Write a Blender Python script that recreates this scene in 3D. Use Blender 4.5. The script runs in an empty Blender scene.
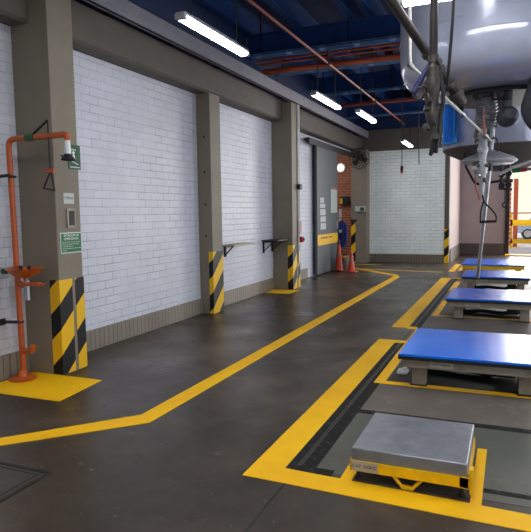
import bpy, bmesh, math, random
from mathutils import Vector, Matrix
random.seed(7)
sc = bpy.context.scene
COL = sc.collection

# ------------------------------------------------------------------ camera
F_PX, YAW, PITCH, ROLL = 576.387, 0.402374, 0.0917172, -0.0145540
f = Vector((-math.sin(YAW)*math.cos(PITCH), math.cos(YAW)*math.cos(PITCH), -math.sin(PITCH)))
rt = Vector((math.cos(YAW), math.sin(YAW), 0)); up = rt.cross(f)
r2 = rt*math.cos(ROLL) + up*math.sin(ROLL); u2 = -rt*math.sin(ROLL) + up*math.cos(ROLL)
cam_d = bpy.data.cameras.new('camera'); cam = bpy.data.objects.new('camera', cam_d); COL.objects.link(cam)
cam.matrix_world = Matrix(((r2.x, u2.x, -f.x, 0), (r2.y, u2.y, -f.y, 0), (r2.z, u2.z, -f.z, 1.6), (0, 0, 0, 1)))
cam_d.sensor_fit = 'HORIZONTAL'; cam_d.sensor_width = 36.0; cam_d.lens = F_PX/531*36.0
cam_d.clip_start = 0.05; cam_d.clip_end = 300
sc.camera = cam

# ------------------------------------------------------------------ world, sun, daylight, exposure
w = bpy.data.worlds.new('sky'); sc.world = w; w.use_nodes = True
bg = w.node_tree.nodes['Background']; bg.inputs[0].default_value = (0.86, 0.93, 1.0, 1); bg.inputs[1].default_value = 1.1
sd = bpy.data.lights.new('sun', 'SUN'); sd.energy = 2.4; sd.angle = math.radians(2); sd.color = (1, .96, .88)
so = bpy.data.objects.new('sun', sd); COL.objects.link(so)
so.rotation_euler = Vector((0.25, 0.85, -1.0)).to_track_quat('-Z', 'Y').to_euler()
def daylight(name, loc, direction, sx, sy, e, col=(.86, .93, 1.0)):
    d = bpy.data.lights.new(name, 'AREA'); d.shape = 'RECTANGLE'; d.size = sx; d.size_y = sy; d.energy = e; d.color = col
    o = bpy.data.objects.new(name, d); COL.objects.link(o); o.location = loc
    o.rotation_euler = Vector(direction).to_track_quat('-Z', 'Y').to_euler()
    return o
# added fill at three unseen right-hand bays; daylight at the far doorway
for y in (0.0, 7.0, 13.5):
    daylight('unseen_bay_fill', (4.45, y, 2.0), (-1, 0, 0), 3.8, 3.8, 170 if y > 10 else 100)
daylight('doorway_daylight', (1.9, 22.05, 2.5), (0, -1, 0), 3.8, 4.9, 540, (1, .98, .95))
vs = sc.view_settings
vs.view_transform = 'Standard'; vs.look = 'None'; vs.gamma = 1; vs.use_curve_mapping = False
vs.exposure = 0.0
sc.cycles.use_denoising = True
sc.cycles.max_bounces = 8; sc.cycles.diffuse_bounces = 5; sc.cycles.glossy_bounces = 4
sc.cycles.sample_clamp_indirect = 6.0

# ------------------------------------------------------------------ materials
def lin(c):
    return tuple((x/255/12.92) if x/255 <= .04045 else ((x/255+.055)/1.055)**2.4 for x in c)
class NT:
    def __init__(s, name):
        s.m = bpy.data.materials.new(name); s.m.use_nodes = True; s.t = s.m.node_tree
        s.b = s.t.nodes['Principled BSDF']
    def n(s, typ, **kw):
        nd = s.t.nodes.new(typ)
        for k, v in kw.items(): setattr(nd, k, v)
        return nd
    def l(s, a, b): s.t.links.new(a, b)
    def noise(s, scale, detail=4, rough=.6, vec=None, dist=0):
        nd = s.n('ShaderNodeTexNoise'); nd.inputs['Scale'].default_value = scale; nd.inputs['Detail'].default_value = detail
        nd.inputs['Roughness'].default_value = rough; nd.inputs['Distortion'].default_value = dist
        s.l(vec or s.pos(), nd.inputs['Vector']); return nd.outputs['Fac']
    def pos(s):
        if not hasattr(s, '_p'): s._p = s.n('ShaderNodeNewGeometry').outputs['Position']
        return s._p
    def sep(s):
        if not hasattr(s, '_s'):
            s._s = s.n('ShaderNodeSeparateXYZ'); s.l(s.pos(), s._s.inputs[0])
        return s._s.outputs
    def comb(s, a, b, c=None):
        nd = s.n('ShaderNodeCombineXYZ'); s.l(a, nd.inputs[0]); s.l(b, nd.inputs[1])
        if c: s.l(c, nd.inputs[2])
        return nd.outputs[0]
    def math(s, op, a, b=None):
        nd = s.n('ShaderNodeMath', operation=op)
        for i, v in enumerate((a, b)):
            if v is None: continue
            if isinstance(v, (int, float)): nd.inputs[i].default_value = v
            else: s.l(v, nd.inputs[i])
        return nd.outputs[0]
    def ramp(s, fac, stops, interp='LINEAR'):
        nd = s.n('ShaderNodeValToRGB'); e = nd.color_ramp.elements; nd.color_ramp.interpolation = interp
        while len(e) < len(stops): e.new(.5)
        for k, (p, c) in enumerate(stops):
            e[k].position = p; e[k].color = (*c, 1) if len(c) == 3 else c
        s.l(fac, nd.inputs[0]); return nd.outputs[0]
    def mix(s, fac, a, b, mode='MIX'):
        nd = s.n('ShaderNodeMix', data_type='RGBA', blend_type=mode)
        for sock, v in ((nd.inputs[0], fac), (nd.inputs[6], a), (nd.inputs[7], b)):
            if isinstance(v, (int, float)): sock.default_value = v
            elif isinstance(v, tuple): sock.default_value = (*v, 1) if len(v) == 3 else v
            else: s.l(v, sock)
        return nd.outputs[2]
    def bump(s, h, strength=.3, dist=.01):
        nd = s.n('ShaderNodeBump'); nd.inputs['Strength'].default_value = strength; nd.inputs['Distance'].default_value = dist
        s.l(h, nd.inputs['Height']); s.l(nd.outputs[0], s.b.inputs['Normal'])
def plain(name, c, rough=.6, metal=0.0, var=.12, scale=6, spec=None, bump=0, coat=0):
    m = NT(name); c = lin(c)
    if var:
        v = m.ramp(m.noise(scale, 5), [(.3, tuple(x*(1-var) for x in c)), (.7, tuple(min(1, x*(1+var)) for x in c))])
        m.l(v, m.b.inputs['Base Color'])
    else: m.b.inputs['Base Color'].default_value = (*c, 1)
    m.b.inputs['Roughness'].default_value = rough; m.b.inputs['Metallic'].default_value = metal
    if spec is not None: m.b.inputs['Specular IOR Level'].default_value = spec
    if coat: m.b.inputs['Coat Weight'].default_value = coat
    if bump: m.bump(m.noise(scale*8, 4), bump, .005)
    return m.m
def brick(name, axis, c1, c2, mortar, bw=.30, rh=.10, ms=.008, bump=.35, rough=.45, soldier=False, dirt=True):
    m = NT(name); s = m.sep(); u = s['Y'] if axis == 'X' else s['X']
    vec = m.comb(s['Z'], u) if soldier else m.comb(u, s['Z'])
    b = m.n('ShaderNodeTexBrick'); b.offset = 0 if soldier else .5; m.l(vec, b.inputs['Vector'])
    b.inputs['Color1'].default_value = (*lin(c1), 1); b.inputs['Color2'].default_value = (*lin(c2), 1); b.inputs['Mortar'].default_value = (*lin(mortar), 1)
    b.inputs['Scale'].default_value = 1; b.inputs['Brick Width'].default_value = bw; b.inputs['Row Height'].default_value = rh
    b.inputs['Mortar Size'].default_value = ms; b.inputs['Mortar Smooth'].default_value = .35
    col = b.outputs['Color']
    if dirt:
        d = m.ramp(m.noise(1.3, 6, .65), [(.3, (.86, .86, .86)), (.65, (1, 1, 1))])
        col = m.mix(1.0, col, d, 'MULTIPLY')
    if not soldier:
        k = m.math('MULTIPLY', b.outputs['Fac'], m.ramp(m.noise(2.1, 5, .7), [(.45, (0, 0, 0)), (.62, (1, 1, 1))]))
        col = m.mix(m.math('MULTIPLY', k, .42), col, (.12, .12, .13))
    m.l(col, m.b.inputs['Base Color']); m.b.inputs['Roughness'].default_value = rough
    h = m.math('SUBTRACT', m.math('MULTIPLY', m.noise(25, 4), .35), b.outputs['Fac'])
    m.bump(h, bump, .012)
    return m.m
def emit(name, c, strength):
    m = NT(name); m.b.inputs['Base Color'].default_value = (.9, .9, .9, 1)
    m.b.inputs['Emission Color'].default_value = (*c, 1); m.b.inputs['Emission Strength'].default_value = strength
    return m.m
def stripes(name, period=.53, k=1.0, phase=0.0):
    m = NT(name); s = m.sep()
    t = m.math('SUBTRACT', s['Z'], m.math('MULTIPLY', m.math('ADD', s['X'], s['Y']), k))
    t = m.math('FRACT', m.math('DIVIDE', m.math('ADD', t, phase+50*period), period))
    c = m.ramp(t, [(0, lin((232, 182, 20))), (.5, lin((18, 19, 22)))], 'CONSTANT')
    n = m.ramp(m.noise(9, 6, .7), [(.24, (.7, .68, .62)), (.36, (1, 1, 1))])
    m.l(m.mix(1.0, c, n, 'MULTIPLY'), m.b.inputs['Base Color']); m.b.inputs['Roughness'].default_value = .5; m.b.inputs['Specular IOR Level'].default_value = .3
    return m.m

M = {}
M['white_brick_x'] = brick('white_painted_brick', 'X', (212, 214, 226), (207, 210, 222), (196, 199, 211), ms=.006, bump=.55)
M['white_brick_y'] = brick('white_painted_brick_end', 'Y', (238, 244, 242), (232, 240, 238), (210, 218, 218), bump=.6)
M['skirt_x'] = brick('taupe_soldier_course', 'X', (140, 130, 116), (130, 121, 108), (78, 72, 66), bw=.9, rh=.085, soldier=True, ms=.006)
M['skirt_y'] = brick('taupe_soldier_course_end', 'Y', (120, 110, 96), (112, 103, 90), (66, 60, 54), bw=.9, rh=.085, soldier=True, ms=.006)
M['red_brick'] = brick('red_brick', 'Y', (176, 92, 58), (158, 78, 50), (186, 150, 122), bw=.24, rh=.085, ms=.012, rough=.8)
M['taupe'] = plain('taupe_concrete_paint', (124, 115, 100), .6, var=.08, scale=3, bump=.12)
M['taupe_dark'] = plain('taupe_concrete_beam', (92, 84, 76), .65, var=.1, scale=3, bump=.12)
M['pink_wall'] = plain('pinkish_grey_plaster', (176, 160, 158), .7, var=.05, scale=2)
M['brown_skirt'] = plain('dark_brown_skirting', (88, 76, 68), .5)
M['navy'] = plain('navy_ceiling', (20, 42, 86), .7, var=.2, scale=1.5)
M['navy_beam'] = plain('navy_steel', (28, 66, 128), .5, var=.15, scale=3)
M['blue_conduit'] = plain('light_blue_conduit', (96, 132, 176), .45, var=.1)
M['orange_pipe'] = plain('orange_pipe_paint', (164, 72, 42), .45, var=.1)
M['orange'] = plain('orange_enamel', (178, 80, 26), .35, var=.12, scale=12)
M['duct'] = plain('grey_steel_trunking', (138, 136, 146), .5, metal=.2, var=.1, scale=3)
M['steel'] = plain('brushed_steel', (176, 178, 182), .3, metal=.9, var=.15, scale=14)
M['steel_plate'] = plain('worn_galvanized_plate', (160, 164, 172), .34, metal=.7, var=.2, scale=7)
M['beige_steel'] = plain('dusty_beige_steel', (150, 140, 124), .5, metal=.25, var=.2, scale=9)
M['dark_metal'] = plain('dark_iron', (44, 42, 44), .5, metal=.4, var=.2, scale=14)
M['black'] = plain('black_rubber', (22, 22, 24), .6, var=.15)
M['pipe_taupe'] = plain('weathered_brown_pipe', (42, 37, 36), .5, metal=.2, var=.25, scale=16)
M['valve'] = plain('weathered_valve_metal', (76, 71, 68), .42, metal=.45, var=.35, scale=30)
M['white_pipe'] = plain('off_white_pipe', (206, 204, 200), .35, var=.12, scale=20)
M['white'] = plain('white_plastic', (226, 228, 230), .4, var=.04)
M['tag'] = plain('beige_tag', (176, 166, 150), .6, var=.08)
M['paper'] = plain('white_paper', (196, 198, 198), .8, var=.05)
M['yellow'] = plain('yellow_enamel', (245, 190, 6), .4, var=.12, scale=12)
M['green'] = plain('green_sign', (6, 104, 56), .45, var=.08)
M['dark_green'] = plain('dark_green_sign', (18, 74, 40), .45, var=.12)
M['door_grey'] = plain('slate_grey_door', (72, 80, 86), .45, var=.08, scale=2)
M['frost'] = plain('frosted_panel', (178, 186, 180), .35, var=.05)
M['red'] = plain('red_plastic', (176, 36, 40), .4, var=.1)
M['cone'] = plain('cone_orange', (198, 60, 28), .5, var=.12, scale=9)
M['navy_cloth'] = plain('navy_blue_cloth', (24, 42, 112), .8, var=.25, scale=14)
M['skin_tan'] = plain('tan_lining', (190, 130, 90), .8)
M['foil'] = plain('silver_foil_wrap', (150, 152, 158), .38, metal=.7, var=.35, scale=22, bump=.9)
M['plastic_wrap'] = plain('cloudy_plastic_wrap', (176, 178, 180), .3, var=.2, scale=26, bump=.7)
M['dark_wrap'] = plain('dark_grey_wrap', (70, 72, 80), .5, metal=.3, var=.35, scale=18, bump=.6)
M['bracket_blue'] = plain('bright_blue_steel', (50, 160, 255), .4, var=.1)
M['cable_blue'] = plain('dark_blue_cover', (34, 40, 92), .5)
M['copper'] = plain('reddish_strap', (150, 90, 72), .5, var=.2)
M['car_paint'] = plain('silver_blue_car_paint', (150, 164, 186), .25, metal=.4, var=.05, coat=.5)
M['glass_dark'] = plain('dark_car_glass', (60, 74, 96), .1, var=0)
M['cream'] = plain('cream_render', (240, 232, 206), .8, var=.05, scale=.6)
M['yard'] = plain('pale_concrete_yard', (196, 186, 186), .8, var=.08, scale=.8)
M['lamp_body'] = plain('grey_lamp_housing', (150, 152, 156), .4)
M['tube'] = emit('lit_diffuser', (.95, .98, 1.0), 16)
M['panel'] = emit('fill_panel_glow', (1, .99, .96), 22)  # glow of the added overhead fill panels
M['globe'] = emit('lit_warm_globe', (1, .88, .74), 1.3)
def tank_mat():
    m = NT('grey_vessel_steel')
    c = m.ramp(m.noise(2.2, 5, .6), [(.3, lin((164, 169, 190))), (.7, lin((184, 189, 210)))])
    m.l(c, m.b.inputs['Base Color']); m.b.inputs['Metallic'].default_value = .2
    m.b.inputs['Roughness'].default_value = .19
    m.bump(m.noise(1.6, 3), .2, .02)
    return m.m
M['tank'] = tank_mat()
def mat_blue():
    m = NT('blue_tread_plate'); m.b.inputs['Specular IOR Level'].default_value = .34; s = m.sep()
    c = m.ramp(m.noise(5, 5), [(.3, lin((0, 108, 240))), (.7, lin((0, 124, 255)))])
    m.l(c, m.b.inputs['Base Color']); m.b.inputs['Roughness'].default_value = .17
    a = m.math('SINE', m.math('MULTIPLY', m.math('ADD', s['X'], s['Y']), 2*math.pi/.055))
    b = m.math('SINE', m.math('MULTIPLY', m.math('SUBTRACT', s['X'], s['Y']), 2*math.pi/.055))
    m.bump(m.math('POWER', m.math('ABSOLUTE', m.math('MULTIPLY', a, b)), 2.5), .35, .004)
    return m.m
M['blue_tread'] = mat_blue()
def floor_mat():
    m = NT('dark_polished_concrete'); m.b.inputs['Specular IOR Level'].default_value = .4
    big = m.noise(.55, 6, .62, dist=.6); fine = m.noise(7, 8, .7)
    c = m.ramp(big, [(.28, lin((40, 34, 29))), (.5, lin((66, 58, 51))), (.74, lin((104, 93, 82)))])
    g = m.ramp(fine, [(.3, (.66, .66, .66)), (.62, (1.12, 1.1, 1.08))])
    c = m.mix(1.0, c, g, 'MULTIPLY')
    c = m.mix(1.0, c, m.ramp(m.noise(2.6, 9, .75, dist=.5), [(.36, (.78, .77, .76)), (.64, (1.2, 1.18, 1.16))]), 'MULTIPLY')
    sp = m.ramp(m.noise(16, 3, .5), [(.69, (0, 0, 0)), (.73, (1, 1, 1))])
    c = m.mix(m.math('MULTIPLY', sp, .35), c, lin((150, 144, 136)))
    m.l(c, m.b.inputs['Base Color'])
    r = m.ramp(m.noise(1.1, 5, .6), [(.3, (.24, .24, .24)), (.7, (.46, .46, .46))])
    m.l(r, m.b.inputs['Roughness']); m.bump(fine, .08, .004)
    return m.m
M['floor'] = floor_mat()
def floorpatch(name, c, rough=.5, wear=.35, wc=(150, 144, 138), scale=7):
    m = NT(name); c = lin(c); m.b.inputs['Specular IOR Level'].default_value = .3
    a = m.ramp(m.noise(1.7, 6, .65), [(.3, tuple(x*.88 for x in c)), (.7, tuple(min(1, x*1.12) for x in c))])
    k = m.ramp(m.noise(scale, 8, .75, dist=.4), [(.52, (0, 0, 0)), (.74, (1, 1, 1))])
    m.l(m.mix(m.math('MULTIPLY', k, wear), a, lin(wc)), m.b.inputs['Base Color'])
    m.b.inputs['Roughness'].default_value = rough; m.bump(m.noise(30, 5), .12, .004)
    return m.m
M['line'] = floorpatch('yellow_floor_paint', (255, 190, 0), .6, .10, (190, 150, 70))
M['pad_yellow'] = floorpatch('yellow_pad_paint', (255, 190, 0), .6, .12, (200, 160, 70))
M['tar'] = floorpatch('black_tar_joint', (20, 20, 22), .8, .7, (96, 92, 88), 16)  # tar colour, also used for the shade of one groove
M['green_grey'] = floorpatch('greenish_grey_concrete', (88, 89, 81), .45, .3, (132, 130, 122))
M['pale_strip'] = floorpatch('pale_worn_concrete', (106, 98, 91), .55, .6, (150, 138, 128), 5)
M['pit'] = floorpatch('dark_stained_pit', (46, 42, 38), .5, .4, (96, 90, 84))
M['joint'] = floorpatch('dark_floor_joint', (42, 40, 38), .6, .2)
M['cover_plate'] = floorpatch('dark_steel_cover', (64, 61, 58), .4, .5, (96, 90, 82))

# ------------------------------------------------------------------ mesh helpers
class MB:
    def __init__(s): s.bm = bmesh.new()
    def box(s, x0, x1, y0, y1, z0, z1, bev=0):
        b = bmesh.new(); bmesh.ops.create_cube(b, size=1)
        for v in b.verts: v.co = Vector(((x0+x1)/2+v.co.x*(x1-x0), (y0+y1)/2+v.co.y*(y1-y0), (z0+z1)/2+v.co.z*(z1-z0)))
        if bev: bmesh.ops.bevel(b, geom=b.edges[:], offset=bev, segments=2, affect='EDGES', profile=.6)
        s.join(b); return s
    def join(s, b, mat=None):
        me = bpy.data.meshes.new('tmp'); b.to_mesh(me); b.free()
        if mat: me.transform(mat)
        s.bm.from_mesh(me); bpy.data.meshes.remove(me)
    def poly(s, pts, z0, z1):          # flat polygon in plan, extruded between z0 and z1
        a = [s.bm.verts.new((x, y, z0)) for x, y in pts]; b = [s.bm.verts.new((x, y, z1)) for x, y in pts]
        n = len(pts); s.bm.faces.new(a[::-1]); s.bm.faces.new(b)
        for i in range(n): s.bm.faces.new((a[i], a[(i+1) % n], b[(i+1) % n], b[i]))
        return s
    def prism(s, pts, ax, a0, a1):     # polygon in the plane normal to axis ax
        def P(u, v, t): return {0: (t, u, v), 1: (u, t, v), 2: (u, v, t)}[ax]
        a = [s.bm.verts.new(P(u, v, a0)) for u, v in pts]; b = [s.bm.verts.new(P(u, v, a1)) for u, v in pts]
        n = len(pts); s.bm.faces.new(a[::-1]); s.bm.faces.new(b)
        for i in range(n): s.bm.faces.new((a[i], a[(i+1) % n], b[(i+1) % n], b[i]))
        return s
    def path(s, pts, r, seg=12, cap=True):
        pts = [Vector(p) for p in pts]; n = len(pts)
        rs = r if isinstance(r, (list, tuple)) else [r]*n
        d0 = (pts[1]-pts[0]).normalized(); ref = Vector((0, 0, 1)) if abs(d0.z) < .9 else Vector((1, 0, 0))
        nx = d0.cross(ref).normalized(); rings = []
        for i, p in enumerate(pts):
            if i == 0: t = d0; sc_ = 1
            elif i == n-1: t = (pts[i]-pts[i-1]).normalized(); sc_ = 1
            else:
                a = (pts[i]-pts[i-1]).normalized(); b = (pts[i+1]-pts[i]).normalized(); t = (a+b).normalized()
            nx = (nx - t*nx.dot(t)).normalized(); ny = t.cross(nx)
            rings.append([s.bm.verts.new(p + (nx*math.cos(2*math.pi*k/seg) + ny*math.sin(2*math.pi*k/seg))*rs[i]) for k in range(seg)])
        for i in range(n-1):
            for k in range(seg):
                s.bm.faces.new((rings[i][k], rings[i][(k+1) % seg], rings[i+1][(k+1) % seg], rings[i+1][k]))
        if cap: s.bm.faces.new(rings[0][::-1]); s.bm.faces.new(rings[-1])
        return s
    def bend(s, pts, r, rad=.06, seg=12, k=5):     # tube with rounded corners
        pts = [Vector(p) for p in pts]; out = [pts[0]]
        for i in range(1, len(pts)-1):
            a = pts[i-1]-pts[i]; b = pts[i+1]-pts[i]; q = min(rad, a.length*.45, b.length*.45)
            p0 = pts[i]+a.normalized()*q; p1 = pts[i]+b.normalized()*q
            for j in range(k+1):
                t = j/k; out.append(p0*(1-t)**2 + pts[i]*2*t*(1-t) + p1*t*t)
        out.append(pts[-1]); return s.path(out, r, seg)
    def lathe(s, prof, c=(0, 0, 0), seg=24, axis=(0, 0, 1), sq=None):
        c = Vector(c); q = Vector((0, 0, 1)).rotation_difference(Vector(axis).normalized()); rings = []
        for r, z in prof:
            if r < 1e-5: rings.append([s.bm.verts.new(c + q @ Vector((0, 0, z)))])
            else: rings.append([s.bm.verts.new(c + q @ Vector((r*math.cos(2*math.pi*k/seg), r*math.sin(2*math.pi*k/seg)*(sq or 1), z))) for k in range(seg)])
        for A, B in zip(rings, rings[1:]):
            for k in range(seg):
                j = (k+1) % seg
                if len(A) == 1 and len(B) == 1: continue
                if len(A) == 1: s.bm.faces.new((A[0], B[j], B[k]))
                elif len(B) == 1: s.bm.faces.new((A[k], A[j], B[0]))
                else: s.bm.faces.new((A[k], A[j], B[j], B[k]))
        if len(rings[0]) > 1: s.bm.faces.new(rings[0][::-1])
        if len(rings[-1]) > 1: s.bm.faces.new(rings[-1])
        return s
    def torus(s, c, R, r, axis=(0, 0, 1), seg=32, ms=8, a0=0, a1=2*math.pi, sq=1):
        c = Vector(c); q = Vector((0, 0, 1)).rotation_difference(Vector(axis).normalized()); full = abs(a1-a0-2*math.pi) < 1e-6; rings = []
        for i in range(seg if full else seg+1):
            a = a0+(a1-a0)*i/seg
            rings.append([s.bm.verts.new(c + q @ Vector(((R+r*math.cos(2*math.pi*k/ms))*math.cos(a), (R+r*math.cos(2*math.pi*k/ms))*math.sin(a)*sq, r*math.sin(2*math.pi*k/ms)))) for k in range(ms)])
        m = len(rings)
        for i in range(m if full else m-1):
            A, B = rings[i], rings[(i+1) % m]
            for k in range(ms): s.bm.faces.new((A[k], B[k], B[(k+1) % ms], A[(k+1) % ms]))
        return s
    def build(s, name, mat, parent=None, org=None, smooth=False, label=None, bevel=0):
        bmesh.ops.recalc_face_normals(s.bm, faces=s.bm.faces[:])
        me = bpy.data.meshes.new(name); s.bm.to_mesh(me); s.bm.free()
        o = bpy.data.objects.new(name, me); COL.objects.link(o)
        base = Vector((0, 0, 0))
        if parent is not None:
            o.parent = parent; p = parent
            while p is not None: base += p.location; p = p.parent
            me.transform(Matrix.Translation(-base))
        elif org is not None:
            me.transform(Matrix.Translation(-Vector(org))); o.location = org
        me.materials.append(mat if not isinstance(mat, str) else M[mat])
        if smooth:
            for p in me.polygons: p.use_smooth = True
            me.set_sharp_from_angle(angle=math.radians(38))
        if bevel:
            md = o.modifiers.new('bevel', 'BEVEL'); md.width = bevel; md.segments = 2; md.limit_method = 'ANGLE'
        if label: o['label'] = label
        return o
def tag(o, label, cat, group=None):
    o['label'] = label; o['category'] = cat
    if group: o['group'] = group
    return o
def thing(name, label, cat, loc, group=None):
    o = bpy.data.objects.new(name, None); COL.objects.link(o); o.location = loc; o.empty_display_size = .1
    return tag(o, label, cat, group)
def struct(o, label=None):
    o['kind'] = 'structure'
    if label: o['label'] = label
    return o
def dup(root, loc, label, name=None):
    r = root.copy(); COL.objects.link(r); r.location = loc; r['label'] = label
    for ch in list(root.children):
        c = ch.copy(); COL.objects.link(c); c.parent = r
        for g in list(ch.children):
            d = g.copy(); COL.objects.link(d); d.parent = c
    return r
def text(name, body, size, mat, parent, loc, rot, align='CENTER', ext=.0006):
    cu = bpy.data.curves.new(name, 'FONT'); cu.body = body; cu.size = size; cu.align_x = align; cu.align_y = 'CENTER'; cu.extrude = ext
    t = bpy.data.objects.new(name, cu); COL.objects.link(t)
    bpy.context.view_layer.update()
    me = bpy.data.meshes.new_from_object(t.evaluated_get(bpy.context.evaluated_depsgraph_get()))
    bpy.data.objects.remove(t); bpy.data.curves.remove(cu)
    base = Vector((0, 0, 0)); p = parent
    while p is not None: base += p.location; p = p.parent
    me.transform(Matrix.Translation(Vector(loc)-base) @ rot.to_4x4())
    o = bpy.data.objects.new(name, me); COL.objects.link(o); o.parent = parent
    me.materials.clear(); me.materials.append(M[mat]); return o
# lettering facing +X (read with Y to the right) and facing -Y (read with X to the right)
ROT_X = Matrix(((0, 0, 1), (1, 0, 0), (0, 1, 0)))
ROT_Y = Matrix(((1, 0, 0), (0, 0, -1), (0, 1, 0)))

# ------------------------------------------------------------------ room shell
WX = -4.57
fl = struct(MB().box(-7.2, 4.8, -4.2, 22.1, -.2, 0).build('floor', 'floor'))
wl = struct(MB().box(-4.85, WX, -4.2, 15.05, 0, 3.46).box(-4.85, WX, 15.05, 17.6, 3.38, 3.46).build('wall_left', 'white_brick_x'))
struct(MB().box(-4.85, WX, -4.2, 18.4, 3.46, 5.2).build('wall_left_upper', 'navy'))
struct(MB().box(WX, -4.54, -4.2, 4.42, 0, .245).box(WX, -4.54, 4.77, 8.05, 0, .245).box(WX, -4.54, 8.4, 11.15, 0, .245).box(WX, -4.54, 11.6, 13.3, 0, .245).build('baseboard_left', 'skirt_x'))
struct(MB().box(-4.1, -1.83, 18.1, 18.4, 0, 3.46).build('wall_back', 'white_brick_y'))
struct(MB().box(-4.1, -1.83, 18.075, 18.1, 0, .27).build('baseboard_back', 'skirt_y'))
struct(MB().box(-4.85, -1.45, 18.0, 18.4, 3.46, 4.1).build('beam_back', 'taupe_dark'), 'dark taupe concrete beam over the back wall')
struct(MB().box(-4.85, -1.45, 18.1, 18.4, 4.1, 5.2).build('wall_back_upper', 'navy'))
struct(MB().box(-1.95, -1.70, 18.4, 22.4, 0, 5.2).build('wall_recess_side', 'pink_wall'))
struct(MB().box(-1.70, -.06, 22.1, 22.4, 0, 5.2).box(-.06, 3.9, 22.1, 22.4, 5.0, 5.2).box(3.9, 4.8, 22.1, 22.4, 0, 5.2).build('wall_recess', 'pink_wall'))
struct(MB().box(-1.70, -.2, 22.05, 22.1, 0, .40).box(-1.70, -1.67, 18.4, 22.05, 0, .40).build('baseboard_recess', 'brown_skirt'))
struct(MB().box(-.18, -.05, 22.0, 22.42, 0, 5.0).build('door_frame', 'dark_metal'), 'dark steel jamb of the open far doorway')
struct(MB().box(-.16, 3.9, 21.45, 21.75, 0, .05).build('threshold', 'yellow'), 'yellow painted threshold strip across the open far doorway')
struct(MB().box(4.5, 4.8, -4.2, -1.9, 0, 5.2).box(4.5, 4.8, 1.9, 5.1, 0, 5.2).box(4.5, 4.8, 8.9, 11.6, 0, 5.2).box(4.5, 4.8, 15.4, 22.1, 0, 5.2)
       .box(4.5, 4.8, -1.9, 1.9, 4, 5.2).box(4.5, 4.8, 5.1, 8.9, 4, 5.2).box(4.5, 4.8, 11.6, 15.4, 4, 5.2).build('wall_right', 'pink_wall'))  # bay openings added out of view to let daylight in
struct(MB().box(-4.85, 4.8, -4.5, -4.2, 0, 5.2).build('wall_rear', 'white_brick_y'))
struct(MB().box(-4.85, 4.8, -4.5, 22.4, 5.2, 5.4).build('ceiling', 'navy'))
# brick-walled room beyond the sliding door
struct(MB().box(-7.2, -4.6, 18.5, 18.7, 0, 3.9).build('wall_annex_back', 'red_brick'))
struct(MB().box(-7.3, -7.2, 12.8, 18.7, 0, 3.9).box(-7.2, -4.85, 12.7, 12.8, 0, 3.9).build('wall_annex_side', 'pink_wall'))
struct(MB().box(-7.3, -4.85, 12.7, 18.7, 3.9, 4.0).build('ceiling_annex', 'taupe_dark'))

# long concrete beam along the left wall, with the steel trunking over it
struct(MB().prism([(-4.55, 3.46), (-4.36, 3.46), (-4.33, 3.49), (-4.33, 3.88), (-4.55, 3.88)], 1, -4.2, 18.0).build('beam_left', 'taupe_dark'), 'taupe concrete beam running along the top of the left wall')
tr = thing('cable_trunking', 'long grey steel trunking running above the concrete beam on the left', 'trunking', (-4.12, 8, 3.83))
MB().box(-4.115, -4.1, -2, 17.9, 3.83, 4.06).box(-4.15, -4.1, -2, 17.9, 3.83, 3.842).box(-4.15, -4.1, -2, 17.9, 4.05, 4.06).build('channel', 'duct', tr)
for k in range(14): MB().box(-4.569, -4.115, -1.2+k*1.4, -1.17+k*1.4, 3.96, 4.0).build('bracket', 'dark_metal', tr)

# columns
S1 = stripes('hazard_stripes', .52, .92, .08)
def column(x1, y0, y1, top, label):
    c = MB().box(WX, x1, y0, y1, 0, top, .012).build('column', 'taupe', org=(WX, (y0+y1)/2, 0))
    c['kind'] = 'structure'; c['label'] = label; return c
def wrap(parent, x0, x1, y0, y1, h, mat, z0=.01):     # thin painted sheet round the aisle corner of a column
    t_ = .004
    m = MB().prism([(x0, y0-t_), (x1+t_, y0-t_), (x1+t_, y1), (x1-.002, y1), (x1-.002, y0+.002), (x0, y0+.002)], 2, z0, h)
    return m.build('hazard_stripe', mat, parent)
c1 = column(-4.105, 4.42, 4.77, 3.83, 'nearest taupe concrete column, beside the orange emergency shower')
wrap(c1, -4.225, -4.105, 4.42, 4.60, .965, S1)
MB().box(-4.12, -4.101, 4.645, 4.774, .01, .965).build('hazard_stripe', S1, c1)
c2 = column(-4.33, 8.05, 8.40, 3.47, 'second taupe column, slim, flush with the beam over the white brick wall')
wrap(c2, -4.40, -4.33, 8.05, 8.40, 1.0, stripes('hazard_stripes_slim', .52, .92, .458))
for z in (1.25, 1.75, 2.25, 2.8): MB().lathe([(0, 0), (.018, 0), (.018, .006), (0, .006)], (-4.44, 8.05, z), 10, (0, -1, 0)).build('bolt', 'dark_metal', c2)
c3 = column(-4.13, 11.15, 11.60, 3.83, 'third taupe column, with grey conduit and a red call point on its face')
wrap(c3, -4.24, -4.13, 11.15, 11.40, .93, stripes('hazard_stripes_third', .52, .92, .477))
MB().box(-4.15, -4.126, 11.48, 11.602, .01, .93).build('hazard_stripe', S1, c3)
MB().path([(-4.11, 11.47, .55), (-4.11, 11.47, 3.83)], .014, 10).path([(-4.11, 11.55, .93), (-4.11, 11.55, 3.83)], .011, 10).build('conduit', 'white', c3, smooth=True)
c4 = column(-4.1, 17.6, 18.1, 3.5, 'far corner taupe column beside the doorway, carrying the wall fan')
wrap(c4, -4.57, -4.44, 17.6, 17.61, 1.3, stripes('hazard_stripes_jamb', .6, 1.1, .3))
MB().box(-4.59, -4.40, 17.57, 17.6, 1.3, 1.36).build('stripe_cap', 'black', c4)
c5 = struct(MB().box(-1.83, -1.70, 18.08, 18.4, 0, 3.46).build('column', 'brown_skirt', org=(-1.76, 18.2, 0)), 'narrow dark corner column at the right end of the back wall')
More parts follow.
